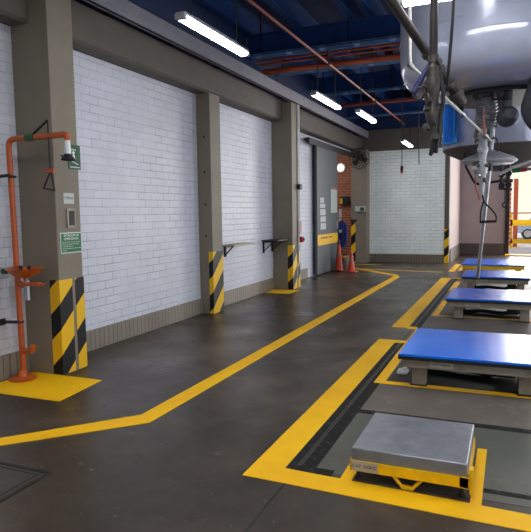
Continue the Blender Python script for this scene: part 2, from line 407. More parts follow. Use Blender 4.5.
MB().box(-1.834, -1.696, 18.074, 18.10, .01, 1.04).build('hazard_stripe', stripes('hazard_stripes_corner', .51, .92, .225), c5)
st = MB().box(WX, -4.33, -4.2, 4.42, 3.46, 3.50)

# ------------------------------------------------------------------ floor markings and patches (parts of the floor)
def fp(name, mat, pts, z1=.004, z0=-.004, label=None):
    return MB().poly(pts, z0, z1).build(name, mat, fl, label=label)
def rect(x0, x1, y0, y1): return [(x0, y0), (x1, y0), (x1, y1), (x0, y1)]
RX = 1.3
fp('green_grey_patch', 'green_grey', rect(-1.09, RX, 3.28, 4.42), .0015)
fp('pale_concrete_strip', 'pale_strip', rect(-1.09, RX, 4.47, 5.24), .0015)
fp('pale_concrete_strip', 'pale_strip', rect(-1.09, RX, 7.98, 8.98), .0015)
fp('pale_concrete_strip', 'pale_strip', rect(-1.09, RX, 10.6, 11.9), .0015)
fp('scale_pit', 'pit', rect(-1.04, RX, 5.30, 7.88), .002)
fp('scale_pit', 'pit', rect(-.99, RX, 9.05, 10.55), .002)
fp('scale_pit', 'pit', rect(-1.0, RX, 12.0, 13.4), .002)
fp('tar_and_groove_shade', 'tar', rect(-1.27, -1.215, 3.27, 7.1), .0025); fp('tar_and_groove_shade', 'tar', rect(-1.185, -1.09, 3.27, 7.05), .0025)
fp('tar_and_groove_shade', 'tar', rect(-1.27, -.97, 3.235, 3.33), .003); fp('tar_and_groove_shade', 'tar', rect(-1.1, RX, 4.40, 4.485), .003)
fp('tar_and_groove_shade', 'tar', rect(-.12, RX, 3.37, 3.42), .003)  # shade in a groove, put in as a black strip
fp('tar_and_groove_shade', 'tar', rect(-1.25, -1.21, 8.0, 14.1), .0025); fp('tar_and_groove_shade', 'tar', rect(-1.18, -1.11, 8.0, 14.1), .0025)
fp('expansion_joint', 'joint', rect(-1.207, -1.193, -3, 3.1), .0012)
fp('expansion_joint', 'joint', rect(-1.207, -1.193, 3.27, 14.1), .0012)
# thick yellow bay borders
fp('bay_border', 'line', [(-1.49, 3.10), (RX, 3.10), (RX, 3.265), (-1.27, 3.265), (-1.27, 7.12), (-1.27, 7.0), (-1.27, 7.12), (-1.49, 7.12)] if 0 else [(-1.48, 3.07), (RX, 2.985), (RX, 3.15), (-1.27, 3.25), (-1.27, 7.12), (-1.49, 7.12)])
fp('bay_border', 'line', [(-1.27, 6.95), (-1.05, 6.95), (-1.05, 5.36), (RX, 5.36), (RX, 5.26), (-1.15, 5.26), (-1.15, 6.95)] if 0 else [(-1.15, 5.25), (RX, 5.25), (RX, 5.34), (-1.055, 5.34), (-1.055, 7.86), (RX, 7.86), (RX, 7.95), (-1.15, 7.95)])
fp('bay_border', 'line', rect(-1.27, -1.15, 6.98, 7.12), .0038)
fp('bay_border', 'line', rect(-1.49, -1.27, 7.93, 14.2))
fp('bay_border', 'line', rect(-1.27, -1.15, 7.87, 8.03), .0038)
fp('bay_border', 'line', [(-1.08, 8.98), (RX, 8.98), (RX, 9.06), (-.99, 9.06), (-.99, 10.55), (-1.08, 10.55)])
fp('bay_border', 'line', rect(-1.27, -.98, 14.08, 14.2), .0038)
fp('bay_border', 'line', [(-1.12, 11.9), (RX, 11.9), (RX, 12.0), (-1.0, 12.0), (-1.0, 13.5), (-1.12, 13.5)])
fp('bay_border', 'line', rect(-1.48, -1.33, 15.7, 18.0)); fp('bay_border', 'line', rect(-1.27, -1.17, 16.0, 17.6))
fp('scale_mark', 'line', rect(-.91, -.84, 3.22, 3.62), .0038); fp('scale_mark', 'line', rect(-.172, -.112, 3.19, 4.0), .0038)
# aisle line with its bend, and the far lines by the doorway
fp('aisle_line', 'line', [(-4.5, 1.695), (-3.262, 2.863), (-2.53, 3.62), (-2.455, 14.1), (-2.62, 14.55), (-2.695, 3.74), (-3.373, 2.965), (-4.5, 1.87)])
fp('aisle_line', 'line', [(-2.455, 14.1), (-2.62, 14.62), (-4.07, 16.12), (-4.16, 16.05)], .0038)
fp('aisle_line', 'line', [(-3.80, 15.92), (-3.72, 15.80), (-1.6, 15.45), (-1.6, 15.55)])
fp('aisle_line', 'line', [(-4.62, 17.2), (-4.55, 17.10), (-3.6, 17.25), (-3.6, 17.35)])
fp('shower_pad', 'pad_yellow', [(-4.52, 3.75), (-3.56, 3.77), (-3.63, 4.42), (-4.52, 4.42)])
fp('shelf_pad', 'pad_yellow', [(-4.52, 10.58), (-4.0, 10.58), (-4.0, 11.15), (-4.52, 11.15)])
cp = fp('cover_plate', 'cover_plate', rect(-3.75, -2.62, 1.7, 2.66), .002)
MB().box(-3.75, -2.60, 2.64, 2.665, -.003, .006).box(-2.63, -2.605, 1.7, 2.665, -.003, .006).box(-3.75, -2.66, 2.605, 2.615, -.003, .004).box(-2.675, -2.665, 1.7, 2.615, -.003, .004).build('plate_edging', 'joint', fl)

# ------------------------------------------------------------------ ceiling steelwork and pipes
def xbeam(y, z0, z1, label, x0=-4.55, x1=4.5):
    m = MB().box(x0, x1, y-.1, y+.1, z0, z0+.03).box(x0, x1, y-.1, y+.1, z1-.03, z1).box(x0, x1, y-.012, y+.012, z0, z1)
    o = m.build('ceiling_beam', 'navy_beam'); return struct(o, label)
for y, lb in ((2.5, 'navy steel roof beam nearest the front'), (6.25, 'navy steel roof beam above the first strip light'), (10.0, 'navy steel roof beam in front of the orange cross pipes'), (13.8, 'navy steel roof beam beyond the middle strip lights'), (17.2, 'navy steel roof beam nearest the back wall')):
    xbeam(y, 4.43, 4.84, lb)
for x in (-4.45, -3.5, -2.55, -2.2, -1.0, .3, 1.8, 3.2):
    struct(MB().box(x-.06, x+.06, -4.2, 22.0, 4.84, 4.87).box(x-.012, x+.012, -4.2, 22.0, 4.84, 5.19).box(x-.06, x+.06, -4.2, 22.0, 5.16, 5.2).build('roof_purlin', 'navy_beam'))
GL = 'cable ladders under the roof beams'
def cable_ladder(y, z, x1, lb):
    o = thing('cable_ladder', lb, 'cable ladder', (-2.5, y, z), GL)
    MB().box(-4.4, x1, y-.08, y-.07, z-.008, z+.012).box(-4.4, x1, y-.08, y-.07, z+.034, z+.042).build('side_rail', 'blue_conduit', o)
    MB().box(-4.4, x1, y+.07, y+.08, z-.008, z+.042).build('side_rail', 'blue_conduit', o)
    k = -4.3
    while k < x1-.2:
        MB().box(k, k+.10, y-.075, y+.075, z, z+.03).build('rung', 'blue_conduit', o); k += .60
    for k in (-4.2, -2.6):
        MB().box(k, k+.02, y-.01, y+.01, z+.03, 5.18).build('hanger', 'dark_metal', o)
cable_ladder(5.95, 4.38, -1.45, 'light blue cable ladder nearest the first strip light')
cable_ladder(9.78, 4.39, 1.4, 'light blue cable ladder in front of the middle roof beam')
cable_ladder(10.86, 4.30, 1.4, 'light blue cable ladder just behind the thickest orange cross pipe')
cable_ladder(13.5, 4.36, -1.45, 'light blue cable ladder under the far roof beams')
def pipe(name, pts, r, mat, label, cat, group=None, rad=.08):
    o = MB().bend(pts, r, rad).build(name, mat, org=pts[0], smooth=True); return tag(o, label, cat, group)
o = thing('orange_pipe', 'orange pipe running lengthwise under the roof above the strip lights', 'pipe', (-3.012, 2, 4.2))
MB().path([(-3.012, 2.0, 4.2), (-3.012, 17.9, 4.2)], .022, 12).build('pipe_run', 'orange_pipe', o, smooth=True)
for y in (2.5, 6.25, 10.0, 13.8, 17.2): MB().box(-3.05, -2.974, y-.03, y+.03, 4.165, 4.235, .006).box(-3.02, -3.004, y-.015, y+.015, 4.23, 4.44).build('pipe_clamp', 'pipe_taupe', o)
GP = 'orange pipes crossing under the roof'
pipe('orange_pipe', [(-4.5, 10.6, 4.325), (1.5, 10.6, 4.325)], .055, 'orange_pipe', 'thickest orange pipe crossing the ceiling behind the middle roof beam', 'pipe', GP)
pipe('orange_pipe', [(-4.5, 10.27, 4.45), (1.5, 10.27, 4.45)], .02, 'orange_pipe', 'topmost thin orange pipe crossing just behind the middle roof beam', 'pipe', GP)
pipe('orange_pipe', [(-4.5, 10.42, 4.42), (1.5, 10.42, 4.405)], .018, 'orange_pipe', 'thin orange pipe crossing between the topmost one and the thickest one', 'pipe', GP)
pipe('orange_pipe', [(-4.5, 15.0, 4.36), (1.5, 15.0, 4.42)], .045, 'orange_pipe', 'far orange pipe crossing the ceiling near the back wall', 'pipe', GP)
pipe('conduit', [(-4.5, 16.6, 4.3), (.5, 16.6, 4.3)], .022, 'blue_conduit', 'pale conduit crossing the ceiling nearest the back wall', 'conduit')

# ------------------------------------------------------------------ strip lights
def strip_light(label, p0, p1, top=5.2, group='strip lights along the aisle'):
    p0, p1 = Vector(p0), Vector(p1); L = (p1-p0).length; c = (p0+p1)/2
    o = thing('strip_light', label, 'strip light', (0, 0, 0), group)
    hs = MB().box(-.055, .055, -L/2+.02, L/2-.02, -.005, .03, .01).box(-.03, .03, -L/2+.3, L/2-.3, .03, .05)
    hs.build('housing', 'lamp_body', o)
    MB().prism([(-.05, 0), (.05, 0), (.06, -.018), (.055, -.034), (.035, -.048), (-.035, -.048), (-.055, -.034), (-.06, -.018)], 1, -L/2+.06, L/2-.06).build('diffuser', 'tube', o)
    for s_ in (-1, 1):
        MB().box(-.056, .056, min(s_*(L/2-.06), s_*L/2), max(s_*(L/2-.06), s_*L/2), -.046, .01, .012).build('end_cap', 'lamp_body', o)
        MB().path([(0, s_*(L/2-.25), .02), (0, s_*(L/2-.25), top-c.z)], .008, 6).build('hanger', 'dark_metal', o)
    o.location = c; o.rotation_euler = (0, 0, math.atan2(-(p1-p0).x, (p1-p0).y))
    return o
strip_light('nearest lit strip light, above the first white brick panel', (-3.03, 5.05, 3.55), (-3.03, 6.6, 3.55), 4.2)
strip_light('lit strip light second along the aisle, above the third column', (-3.03, 9.2, 3.56), (-3.03, 10.75, 3.56), 4.2)
strip_light('lit strip light third along the aisle, just right of the second one', (-2.77, 11.15, 3.55), (-2.77, 12.65, 3.55))
strip_light('farthest lit strip light, small, in front of the back wall', (-2.74, 15.95, 3.5), (-2.74, 17.5, 3.5))
strip_light('lit strip light hung crosswise before the large grey vessel, cut by the frame top', (-1.03, 5.7, 3.57), (.45, 5.7, 3.57))
def fill_panel(label, x, y, z):  # fill panels added out of view to brighten floor and scales
    o = thing('fill_panel_light', label, 'fill light', (x, y, z), 'added fill panels out of view')
    MB().box(x-.34, x+.34, y-.64, y+.64, z, z+.06).box(x-.34, x-.32, y-.64, y+.64, z-.12, z).box(x+.32, x+.34, y-.64, y+.64, z-.12, z).box(x-.32, x+.32, y-.64, y-.62, z-.12, z).box(x-.32, x+.32, y+.62, y+.64, z-.12, z).build('housing', 'lamp_body', o)
    MB().box(x-.30, x+.30, y-.60, y+.60, z-.03, z).build('diffuser', 'panel', o)
    for s_ in (-.5, .5): MB().path([(x, y+s_, z+.05), (x, y+s_, 5.2)], .01, 6).build('hanger', 'dark_metal', o)
fill_panel('added fill panel above the nearest grey scale, out of view overhead', .0, 1.6, 4.6)
fill_panel('added fill panel over the aisle front, out of view overhead', -1.7, 1.2, 4.6)
fill_panel('added fill panel before the nearest vessel, out of view overhead', -.9, 4.4, 4.6)
fill_panel('added fill panel over the farthest scales, hidden behind the vessels', -.1, 15.2, 4.75)
for y in (1.0,): strip_light('added unseen strip light behind the viewpoint over the aisle', (-2.99, y-.8, 3.5), (-2.99, y+.8, 3.5))  # unseen strip added for more light on the near aisle
for y in (9.9, 15.2): strip_light('added fill strip light over the scales side, hidden from view', (1.9, y-.8, 3.6), (1.9, y+.8, 3.6))  # hidden strips added as extra light from the scales side

# ------------------------------------------------------------------ emergency shower
sh = thing('emergency_shower', 'orange emergency shower with eyewash bowl on the yellow pad', 'emergency shower', (-4.41, 4.18, 0))
X0, Y0 = -4.40, 4.18
MB().bend([(X0+.015, Y0, .02), (X0-.02, Y0, 2.33), (-3.71, Y0, 2.335), (-3.71, Y0, 2.28)], .028, .07, 14).build('riser_pipe', 'orange', sh, smooth=True)
MB().lathe([(0, 0.004), (.13, .004), (.135, .012), (.12, .022), (.055, .035), (.04, .09), (.03, .10), (0, .10)], (X0, Y0, 0), 24).build('floor_flange', 'orange', sh, smooth=True)
bl = MB().lathe([(0, 1.0), (.06, .985), (.12, 1.01), (.17, 1.065), (.178, 1.072), (.168, 1.072), (.11, 1.025), (.0, 1.012)], (-4.27, Y0-.03, .035), 28).build('eyewash_bowl', 'orange', sh, smooth=True)
for dx in (-.05, .06): MB().path([(-4.27+dx, Y0-.03, 1.05), (-4.27+dx, Y0-.03, 1.11)], [.012, .018], 10).lathe([(0, 0), (.02, 0), (.02, .02), (0, .025)], (-4.27+dx, Y0-.03, 1.11), 10).build('spray_nozzle', 'dark_metal', bl)
MB().path([(X0, Y0, .93), (-4.25, Y0-.03, .93), (-4.27, Y0-.03, 1.04)], .022, 10).build('bowl_support', 'orange', sh, smooth=True)
MB().bend([(-4.25, Y0-.03, .99), (-4.25, Y0-.03, .86), (-4.25, Y0-.03, .80)], .024, .03).build('drain_stub', 'steel', sh, smooth=True)
MB().bend([(X0, Y0, .97), (-4.25, Y0-.06, .955), (-4.06, Y0-.06, .965)], .020, .04).lathe([(0, 0), (.045, 0), (.05, .012), (0, .02)], (-4.06, Y0-.06, .955), 14).build('push_handle', 'orange', sh, smooth=True)
MB().path([(X0, Y0, .28), (-4.26, Y0, .30)], [.026, .03], 12).path([(-4.26, Y0, .30), (-4.24, Y0, .35)], .03, 12).build('drain_outlet', 'orange', sh, smooth=True)
for z, x in ((.575, -4.56), (1.98, -4.56)):
    MB().path([(x, Y0-.06, z), (-4.36, Y0-.06, z+.01)], .016, 8).torus((X0, Y0, z), .03, .012, seg=20).box(-4.572, -4.55, Y0-.09, Y0-.03, z-.03, z+.03).build('pipe_clamp', 'black', sh, smooth=True)
MB().path([(X0-.11, Y0-.03, 1.075), (X0+.02, Y0-.02, 1.08)], .014, 8).box(X0-.13, X0-.08, Y0-.07, Y0+.01, 1.05, 1.10).build('eyewash_valve', 'dark_green', sh)
MB().path([(-4.19, Y0, 2.333), (-4.09, Y0, 2.333)], .036, 14).build('valve_body', 'dark_green', sh, smooth=True)
MB().path([(-4.13, Y0, 2.35), (-3.91, Y0-.02, 2.47)], .012, 8).build('valve_lever', 'black', sh)
MB().path([(-3.91, Y0-.02, 2.47), (-3.905, Y0-.02, 2.02)], .007, 8).build('pull_rod', 'dark_metal', sh)
ph = MB().path([(-3.95, Y0-.02, 2.015), (-3.855, Y0-.02, 2.01)], .022, 10).build('pull_grip', 'orange', sh, smooth=True)
MB().path([(-3.91, Y0-.02, 2.0), (-3.995, Y0-.02, 1.86)], .008, 8).path([(-3.9, Y0-.02, 2.0), (-3.865, Y0-.02, 1.835)], .008, 8).path([(-4.0, Y0-.02, 1.86), (-3.86, Y0-.02, 1.832)], .008, 8).build('pull_triangle', 'dark_metal', sh)
hd = MB().path([(-3.71, Y0, 2.31), (-3.71, Y0, 2.15)], [.024, .03], 12).build('shower_head', 'white', sh, smooth=True)
MB().lathe([(0, .0), (.06, -.03), (.065, -.02), (.03, .03), (0, .03)], (-3.71, Y0, 2.13), 20).build('spray_rose', 'dark_metal', hd, smooth=True)
MB().path([(-3.71, Y0, 2.11), (-3.84, Y0+.06, 2.16)], .008, 8).build('rose_stay', 'dark_metal', sh)

# signs on the nearest column
def sign(name, label, x, y0, y1, z0, z1, mat, cat='sign', border=None):
    o = thing(name, label, cat, (x, (y0+y1)/2, z0))
    if border: MB().box(x, x+.003, y0, y1, z0, z1).build('border', border, o); MB().box(x+.002, x+.005, y0+.008, y1-.008, z0+.008, z1-.008).build('plate', mat, o)
    else: MB().box(x, x+.004, y0, y1, z0, z1).build('plate', mat, o)
    return o
xs = -4.104
s = sign('safety_sign', 'white bordered green sign with white text, below the grey plate on the nearest column', xs, 4.462, 4.765, 1.225, 1.432, 'green', border='white')
text('lettering', 'ESTACION DE\nEMERGENCIA', .034, 'white', s, (xs+.0055, 4.615, 1.385), ROT_X)
lines = MB()
for k, (a, b) in enumerate(((.0, 1), (.0, .95), (.02, .55), (.0, 1), (.02, .2))):
    y_ = 4.485; z_ = 1.335-k*.021
    q = y_ + a*.26
    while q < y_+b*.25:
        L = random.uniform(.015, .04); lines.box(xs+.004, xs+.006, q, min(q+L, y_+b*.26), z_-.0035, z_+.0035); q += L+.008
lines.build('text_lines', 'frost', s)
s = sign('location_sign', 'small white square code sign high on the nearest column', xs, 4.531, 4.678, 1.72, 1.828, 'paper')
text('lettering', 'CM-A1', .042, 'black', s, (xs+.0045, 4.605, 1.778), ROT_X)
s = thing('junction_plate', 'grey recessed box plate between the two signs on the nearest column', 'wall plate', (xs, 4.62, 1.48))
MB().box(xs-.004, xs+.012, 4.563, 4.682, 1.48, 1.675).build('frame', 'beige_steel', s); MB().box(xs+.01, xs+.014, 4.585, 4.665, 1.505, 1.65).build('cover', 'dark_metal', s)
s = sign('shower_sign', 'dark green upright pictogram sign behind the shower head', xs, 4.62, 4.80, 2.07, 2.315, 'dark_green')
g = MB().lathe([(0, 0), (.016, 0), (.016, .002), (0, .002)], (xs+.004, 4.70, 2.235), 12, (1, 0, 0))
g.prism([(4.685, 2.215), (4.715, 2.215), (4.725, 2.165), (4.675, 2.165)], 0, xs+.003, xs+.006)
for k in range(4): g.box(xs+.003, xs+.006, 4.665+k*.02, 4.672+k*.02, 2.255, 2.275)
g.path([(xs+.005, 4.67, 2.15), (xs+.005, 4.76, 2.12)], .006, 6)
g.build('pictogram', 'white', s)
g = MB(); g.box(xs+.003, xs+.0055, 4.64, 4.785, 2.085, 2.098); g.build('text_lines', 'frost', s)

# ------------------------------------------------------------------ wall shelves, call point and boxes
o = thing('wall_shelf', 'narrow grey shelf on the white wall just past the second column', 'shelf', (WX, 9.2, 1.0), 'wall shelves')
MB().box(WX, -4.30, 8.75, 9.62, 1.035, 1.065, .004).build('board', 'beige_steel', o); MB().box(WX, WX+.03, 8.9, 8.95, .85, 1.035).path([(WX+.02, 8.92, .88), (-4.4, 8.92, 1.03)], .012, 6).build('bracket', 'black', o)
o = thing('wall_shelf', 'dark shelf on black brackets fixed beside the third column', 'shelf', (WX, 10.8, 1.0), 'wall shelves')
MB().box(WX, -4.2, 10.55, 11.14, 1.04, 1.062, .004).build('board', 'dark_metal', o)
for y_ in (10.6, 11.05): MB().box(WX, WX+.03, y_, y_+.04, .80, 1.04).box(WX, -4.25, y_, y_+.04, 1.01, 1.04).path([(WX+.02, y_+.02, .84), (-4.34, y_+.02, 1.02)], .012, 6).build('bracket', 'black', o)
o = thing('alarm_call_point', 'red alarm call point low on the conduit of the third column', 'call point', (-4.10, 11.56, .98))
MB().box(-4.13, -4.03, 11.50, 11.60, .97, 1.09, .01).build('body', 'red', o); MB().lathe([(0, 0), (.03, 0), (.03, .02), (0, .02)], (-4.03, 11.55, 1.03), 14, (1, 0, 0)).build('button', 'dark_metal', o)
o = thing('switch_box', 'small dark brown box on the conduit of the third column', 'switch box', (-4.10, 11.5, 2.08))
MB().box(-4.13, -4.05, 11.42, 11.56, 2.08, 2.19, .008).build('body', 'dark_metal', o); MB().box(-4.052, -4.046, 11.45, 11.53, 2.115, 2.135).build('label_strip', 'copper', o)
s = sign('notice_sheet', 'small pinkish notice on the conduit above the red call point', -4.095, 11.46, 11.60, 1.15, 1.42, 'copper')
o = MB().box(WX, WX+.02, 10.98, 11.10, 1.74, 1.80, .004).build('wall_socket', 'white', org=(WX, 11.04, 1.74)); tag(o, 'tiny white socket plate on the white wall beside the third column', 'socket')

# ------------------------------------------------------------------ sliding door and doorway
dr = thing('sliding_door', 'dark grey sliding steel door with a yellow band and pasted notices', 'door', (-4.46, 14.5, 0))
MB().box(-4.50, -4.43, 13.74, 15.58, .03, 3.24, .006).build('door_panel', 'door_grey', dr)
bd = MB().box(-4.432, -4.426, 13.76, 15.575, .76, 1.03).build('warning_band', 'yellow', dr)
tx = MB()
for k, (a, b) in enumerate(((14.0, 14.14), (14.17, 14.4), (14.43, 14.6), (14.7, 14.82), (14.84, 15.02))): tx.box(-4.428, -4.424, a, b, .925, .955)
tx.build('band_lettering', 'joint', dr)
vp = MB().box(-4.434, -4.422, 14.9, 15.5, 1.58, 2.26).build('vision_panel', 'frost', dr); MB().box(-4.424, -4.419, 14.9, 15.5, 2.20, 2.27).build('panel_header', 'copper', vp)
for z_, h_, a_, b_ in ((1.90, .07, 13.98, 14.30), (1.76, .05, 13.96, 14.40), (1.60, .08, 13.97, 14.42), (1.42, .07, 13.99, 14.44), (1.24, .08, 14.0, 14.46)):
    MB().box(-4.431, -4.425, a_, b_, z_-h_, z_+h_).build('paper_notice', 'paper', dr)
MB().box(-4.44, -4.40, 15.44, 15.50, 1.15, 1.35, .006).build('handle', 'steel', dr)
for y_ in (13.9, 15.1): MB().box(-4.49, -4.44, y_, y_+.12, 3.2, 3.34).build('hanger_bracket', 'dark_metal', dr)
o = tag(MB().box(-4.52, -4.42, 13.1, 17.5, 3.30, 3.36).box(-4.43, -4.41, 13.1, 17.5, 3.22, 3.36).build('door_track', 'black', org=(-4.46, 15.2, 3.3)), 'dark overhead track carrying the sliding door', 'track')
o = thing('wall_lamp', 'round glowing wall lamp on the red brick beyond the sliding door', 'lamp', (-5.14, 18.5, 3.0))
MB().lathe([(0, 0), (.15, 0), (.16, .02), (.15, .05), (0, .06)], (-5.14, 18.5, 3.03), 24, (0, -1, 0)).build('base', 'white', o); MB().lathe([(.12, .05), (.11, .09), (.07, .12), (0, .13)], (-5.14, 18.5, 3.03), 24, (0, -1, 0)).build('globe', 'globe', o, smooth=True)
o = thing('wall_box', 'black box with a yellow label on the red brick wall', 'switch box', (-5.0, 18.5, 1.85))
MB().box(-5.16, -4.86, 18.40, 18.5, 1.82, 2.10, .01).build('body', 'black', o); MB().box(-5.15, -5.07, 18.39, 18.41, 1.86, 2.04).build('label_plate', 'yellow', o)
s = MB().box(-5.22, -5.12, 18.485, 18.5, 1.30, 1.68).build('notice_sheet', 'paper', org=(-5.17, 18.49, 1.3)); tag(s, 'white notice on the red brick below the black box', 'sign')
o = thing('strip_light', 'added fill strip light inside the brick room, out of sight', 'strip light', (-6.0, 15.6, 3.8))  # unseen strip added to brighten the brick room
MB().box(-6.22, -5.78, 15.0, 17.4, 3.85, 3.89).build('housing', 'white', o); MB().box(-6.2, -5.8, 15.05, 17.35, 3.80, 3.85).build('diffuser', 'tube', o)
# jacket hanging at the end of the sliding door
jk = thing('work_jacket', 'navy blue work jacket hanging at the open edge of the sliding door', 'jacket', (-4.40, 15.86, .6))
m = MB(); rings = []
for z_, rx, ry, dx in ((.60, .085, .06, -.02), (.64, .105, .08, -.01), (.80, .125, .095, 0), (1.0, .13, .10, .005), (1.14, .13, .10, .01), (1.24, .115, .085, .005), (1.30, .085, .06, -.01), (1.335, .05, .045, -.02)):
    rings.append([m.bm.verts.new((-4.37+dx+rx*(1+.08*math.sin(5*a+z_*9))*math.cos(a), 15.86+ry*(1+.1*math.sin(4*a+z_*7))*math.sin(a), z_)) for a in [2*math.pi*k/20 for k in range(20)]])
for A, B in zip(rings, rings[1:]):
    for k in range(20): m.bm.faces.new((A[k], A[(k+1) % 20], B[(k+1) % 20], B[k]))
m.bm.faces.new(rings[0][::-1]); m.bm.faces.new(rings[-1])
m.build('body', 'navy_cloth', jk, smooth=True)
MB().path([(-4.29, 15.83, 1.26), (-4.255, 15.80, 1.1), (-4.26, 15.79, .85), (-4.28, 15.80, .70)], [.04, .05, .045, .035], 12).build('sleeve', 'navy_cloth', jk, smooth=True)
MB().torus((-4.39, 15.86, 1.335), .045, .02, seg=20).build('collar', 'black', jk, smooth=True)
MB().lathe([(0, 0), (.045, 0), (.045, .01), (0, .012)], (-4.40, 15.755, 1.06), 14, (0, -1, 0)).build('badge', 'frost', jk)
MB().path([(-4.44, 15.575, 1.46), (-4.40, 15.86, 1.44), (-4.39, 15.87, 1.34)], .008, 8).build('hook', 'dark_metal', jk)
# cones and chain
def cone_obj(label, x, y, h, n=1):
    o = thing('traffic_cone', label, 'traffic cone', (x, y, 0), 'traffic cones by the sliding door')
    MB().box(x-.15, x+.15, y-.15, y+.15, 0, .03, .008).build('base', 'dark_metal' if n > 1 else 'cone', o)
    MB().lathe([(.115, .03), (.10, .06), (.03, h-.02), (.022, h), (0, h)], (x, y, 0), 24).build('body', 'cone', o, smooth=True)
    a, b = .115, .03
    z0, z1 = h*.52, h*.66
    rr = lambda z: .10+(.03-.10)*(z-.06)/(h-.08)
    MB().lathe([(rr(z0)+.003, z0), (rr(z1)+.003, z1), (rr(z1), z1), (rr(z0), z0), (rr(z0)+.003, z0)], (x, y, 0), 24).build('reflective_band', 'copper', o, smooth=True)
    if n > 1: MB().lathe([(.035, h-.10), (.04, h-.02), (.03, h+.05), (0, h+.06)], (x, y, 0), 16).build('top_cap', 'dark_metal', o, smooth=True)
    return o
cone_obj('taller orange traffic cone with a dark cap against the sliding door', -4.27, 15.12, .80, 2)
cone_obj('shorter orange traffic cone to the right of the taller one', -3.89, 14.98, .54)
o = MB().path([(-4.20, 15.10, .42), (-4.05, 15.04, .36), (-3.94, 15.0, .44)], .016, 8).build('barrier_chain', 'yellow', org=(-4.05, 15.05, .36), smooth=True); tag(o, 'yellow barrier chain strung between the two orange cones', 'chain')
o = thing('bucket', 'pale bucket on the floor behind the two traffic cones', 'bucket', (-4.12, 15.6, 0))
MB().lathe([(0, .002), (.10, .002), (.13, .36), (.14, .37), (.125, .37), (.095, .02), (0, .02)], (-4.12, 15.6, 0), 20).build('body', 'frost', o, smooth=True); MB().torus((-4.12, 15.6, .37), .13, .006, (1, 0, 0), seg=16, ms=6, a0=0, a1=math.pi).build('handle', 'steel', o)
# fan
fx, fy, fz = -4.26, 17.38, 3.2
fn = thing('wall_fan', 'round dark wall fan tilted down on the far corner column', 'fan', (-4.2, 17.6, fz))
ax = Vector((.35, -1, -.25)).normalized(); c = Vector((fx, fy, fz))
m = MB()
for R_, d_ in ((.30, 0), (.30, .07), (.21, .1), (.12, .12)): m.torus(c+ax*(d_-.03), R_, .008, ax, 28, 6)
q = Vector((0, 0, 1)).rotation_difference(ax)
for k in range(16):
    a = 2*math.pi*k/16; e = q @ Vector((math.cos(a), math.sin(a), 0))
    m.path([c+ax*-.03+e*.30, c+ax*.04+e*.30, c+ax*.09+e*.10, c+ax*.10+e*.03], .0045, 5)
m.build('cage', 'pipe_taupe', fn, smooth=True)
for k in range(3):
    a0 = 2*math.pi*k/3; m = MB(); vs_ = []
    for (rr_, da) in ((.03, -.4), (.25, -.35), (.26, .35), (.15, .6), (.03, .4)): vs_.append((c + q @ Vector((rr_*math.cos(a0+da), rr_*math.sin(a0+da), .02*da))))
    a_ = [m.bm.verts.new(v) for v in vs_]; b_ = [m.bm.verts.new(v+ax*.006) for v in vs_]; m.bm.faces.new(a_); m.bm.faces.new(b_[::-1])
    for i in range(5): m.bm.faces.new((a_[i], a_[(i+1) % 5], b_[(i+1) % 5], b_[i]))
    m.build('blade', 'dark_metal', fn)
MB().lathe([(0, -.16), (.06, -.15), (.07, -.06), (.04, .0), (.03, .06), (0, .065)], c, 16, ax).build('motor', 'dark_metal', fn, smooth=True)
MB().path([c-ax*.12, (-4.24, 17.6, fz+.06)], .02, 8).box(-4.31, -4.17, 17.58, 17.602, fz-.05, fz+.15).build('wall_mount', 'dark_metal', fn)
o = thing('emergency_light', 'pale emergency light unit on the far corner column below the fan', 'emergency light', (-4.2, 17.6, 1.6))
MB().box(-4.43, -4.12, 17.52, 17.6, 1.60, 1.76, .01).build('housing', 'frost', o); MB().box(-4.27, -4.14, 17.515, 17.525, 1.63, 1.73).build('sign_panel', 'dark_green', o)

# ------------------------------------------------------------------ weighing scales
sc1 = thing('floor_scale', 'low scale with plain grey steel top on a yellow frame, nearest the viewer', 'scale', (-.5, 3.55, 0))
x0, x1, y0, y1 = -.838, -.188, 3.23, 3.88
MB().box(x0, x1, y0, y1, .135, .21, .008).build('platform', 'steel_plate', sc1)
fr = MB().box(x0-.01, x1+.01, y0, y0+.04, .07, .135, .004).box(x0-.01, x1+.01, y1-.04, y1, .07, .135).box(x0-.01, x0+.04, y0, y1, .07, .135).box(x1-.04, x1+.01, y0, y1, .07, .135)
fr.build('frame', 'yellow', sc1)
m = MB()
m.path([(-.60, y0+.02, .075), (-.545, y0+.02, .012)], .010, 8).path([(-.43, y0+.02, .075), (-.485, y0+.02, .012)], .010, 8).box(-.55, -.48, y0+.005, y0+.035, .004, .02)
m.build('support_brace', 'yellow', sc1)
for xx, yy in ((x0+.03, y0+.05), (x1-.03, y0+.05), (x0+.03, y1-.05), (x1-.03, y1-.05)):
    MB().lathe([(0, .004), (.022, .004), (.02, .016), (.012, .02), (.012, .09), (0, .09)], (xx, yy, 0), 14).build('foot', 'dark_metal', sc1, smooth=True)
MB().box(x1+.012, x1+.03, y0+.02, y0+.08, .03, .17).build('locking_lug', 'yellow', sc1)
tg = MB().box(x0+.0, x0+.155, y0-.004, y0+.004, .075, .132).build('capacity_plate', 'tag', sc1)
text('lettering', 'CAP. 300KG', .027, 'black', tg, (x0+.077, y0-.0045, .104), ROT_Y)

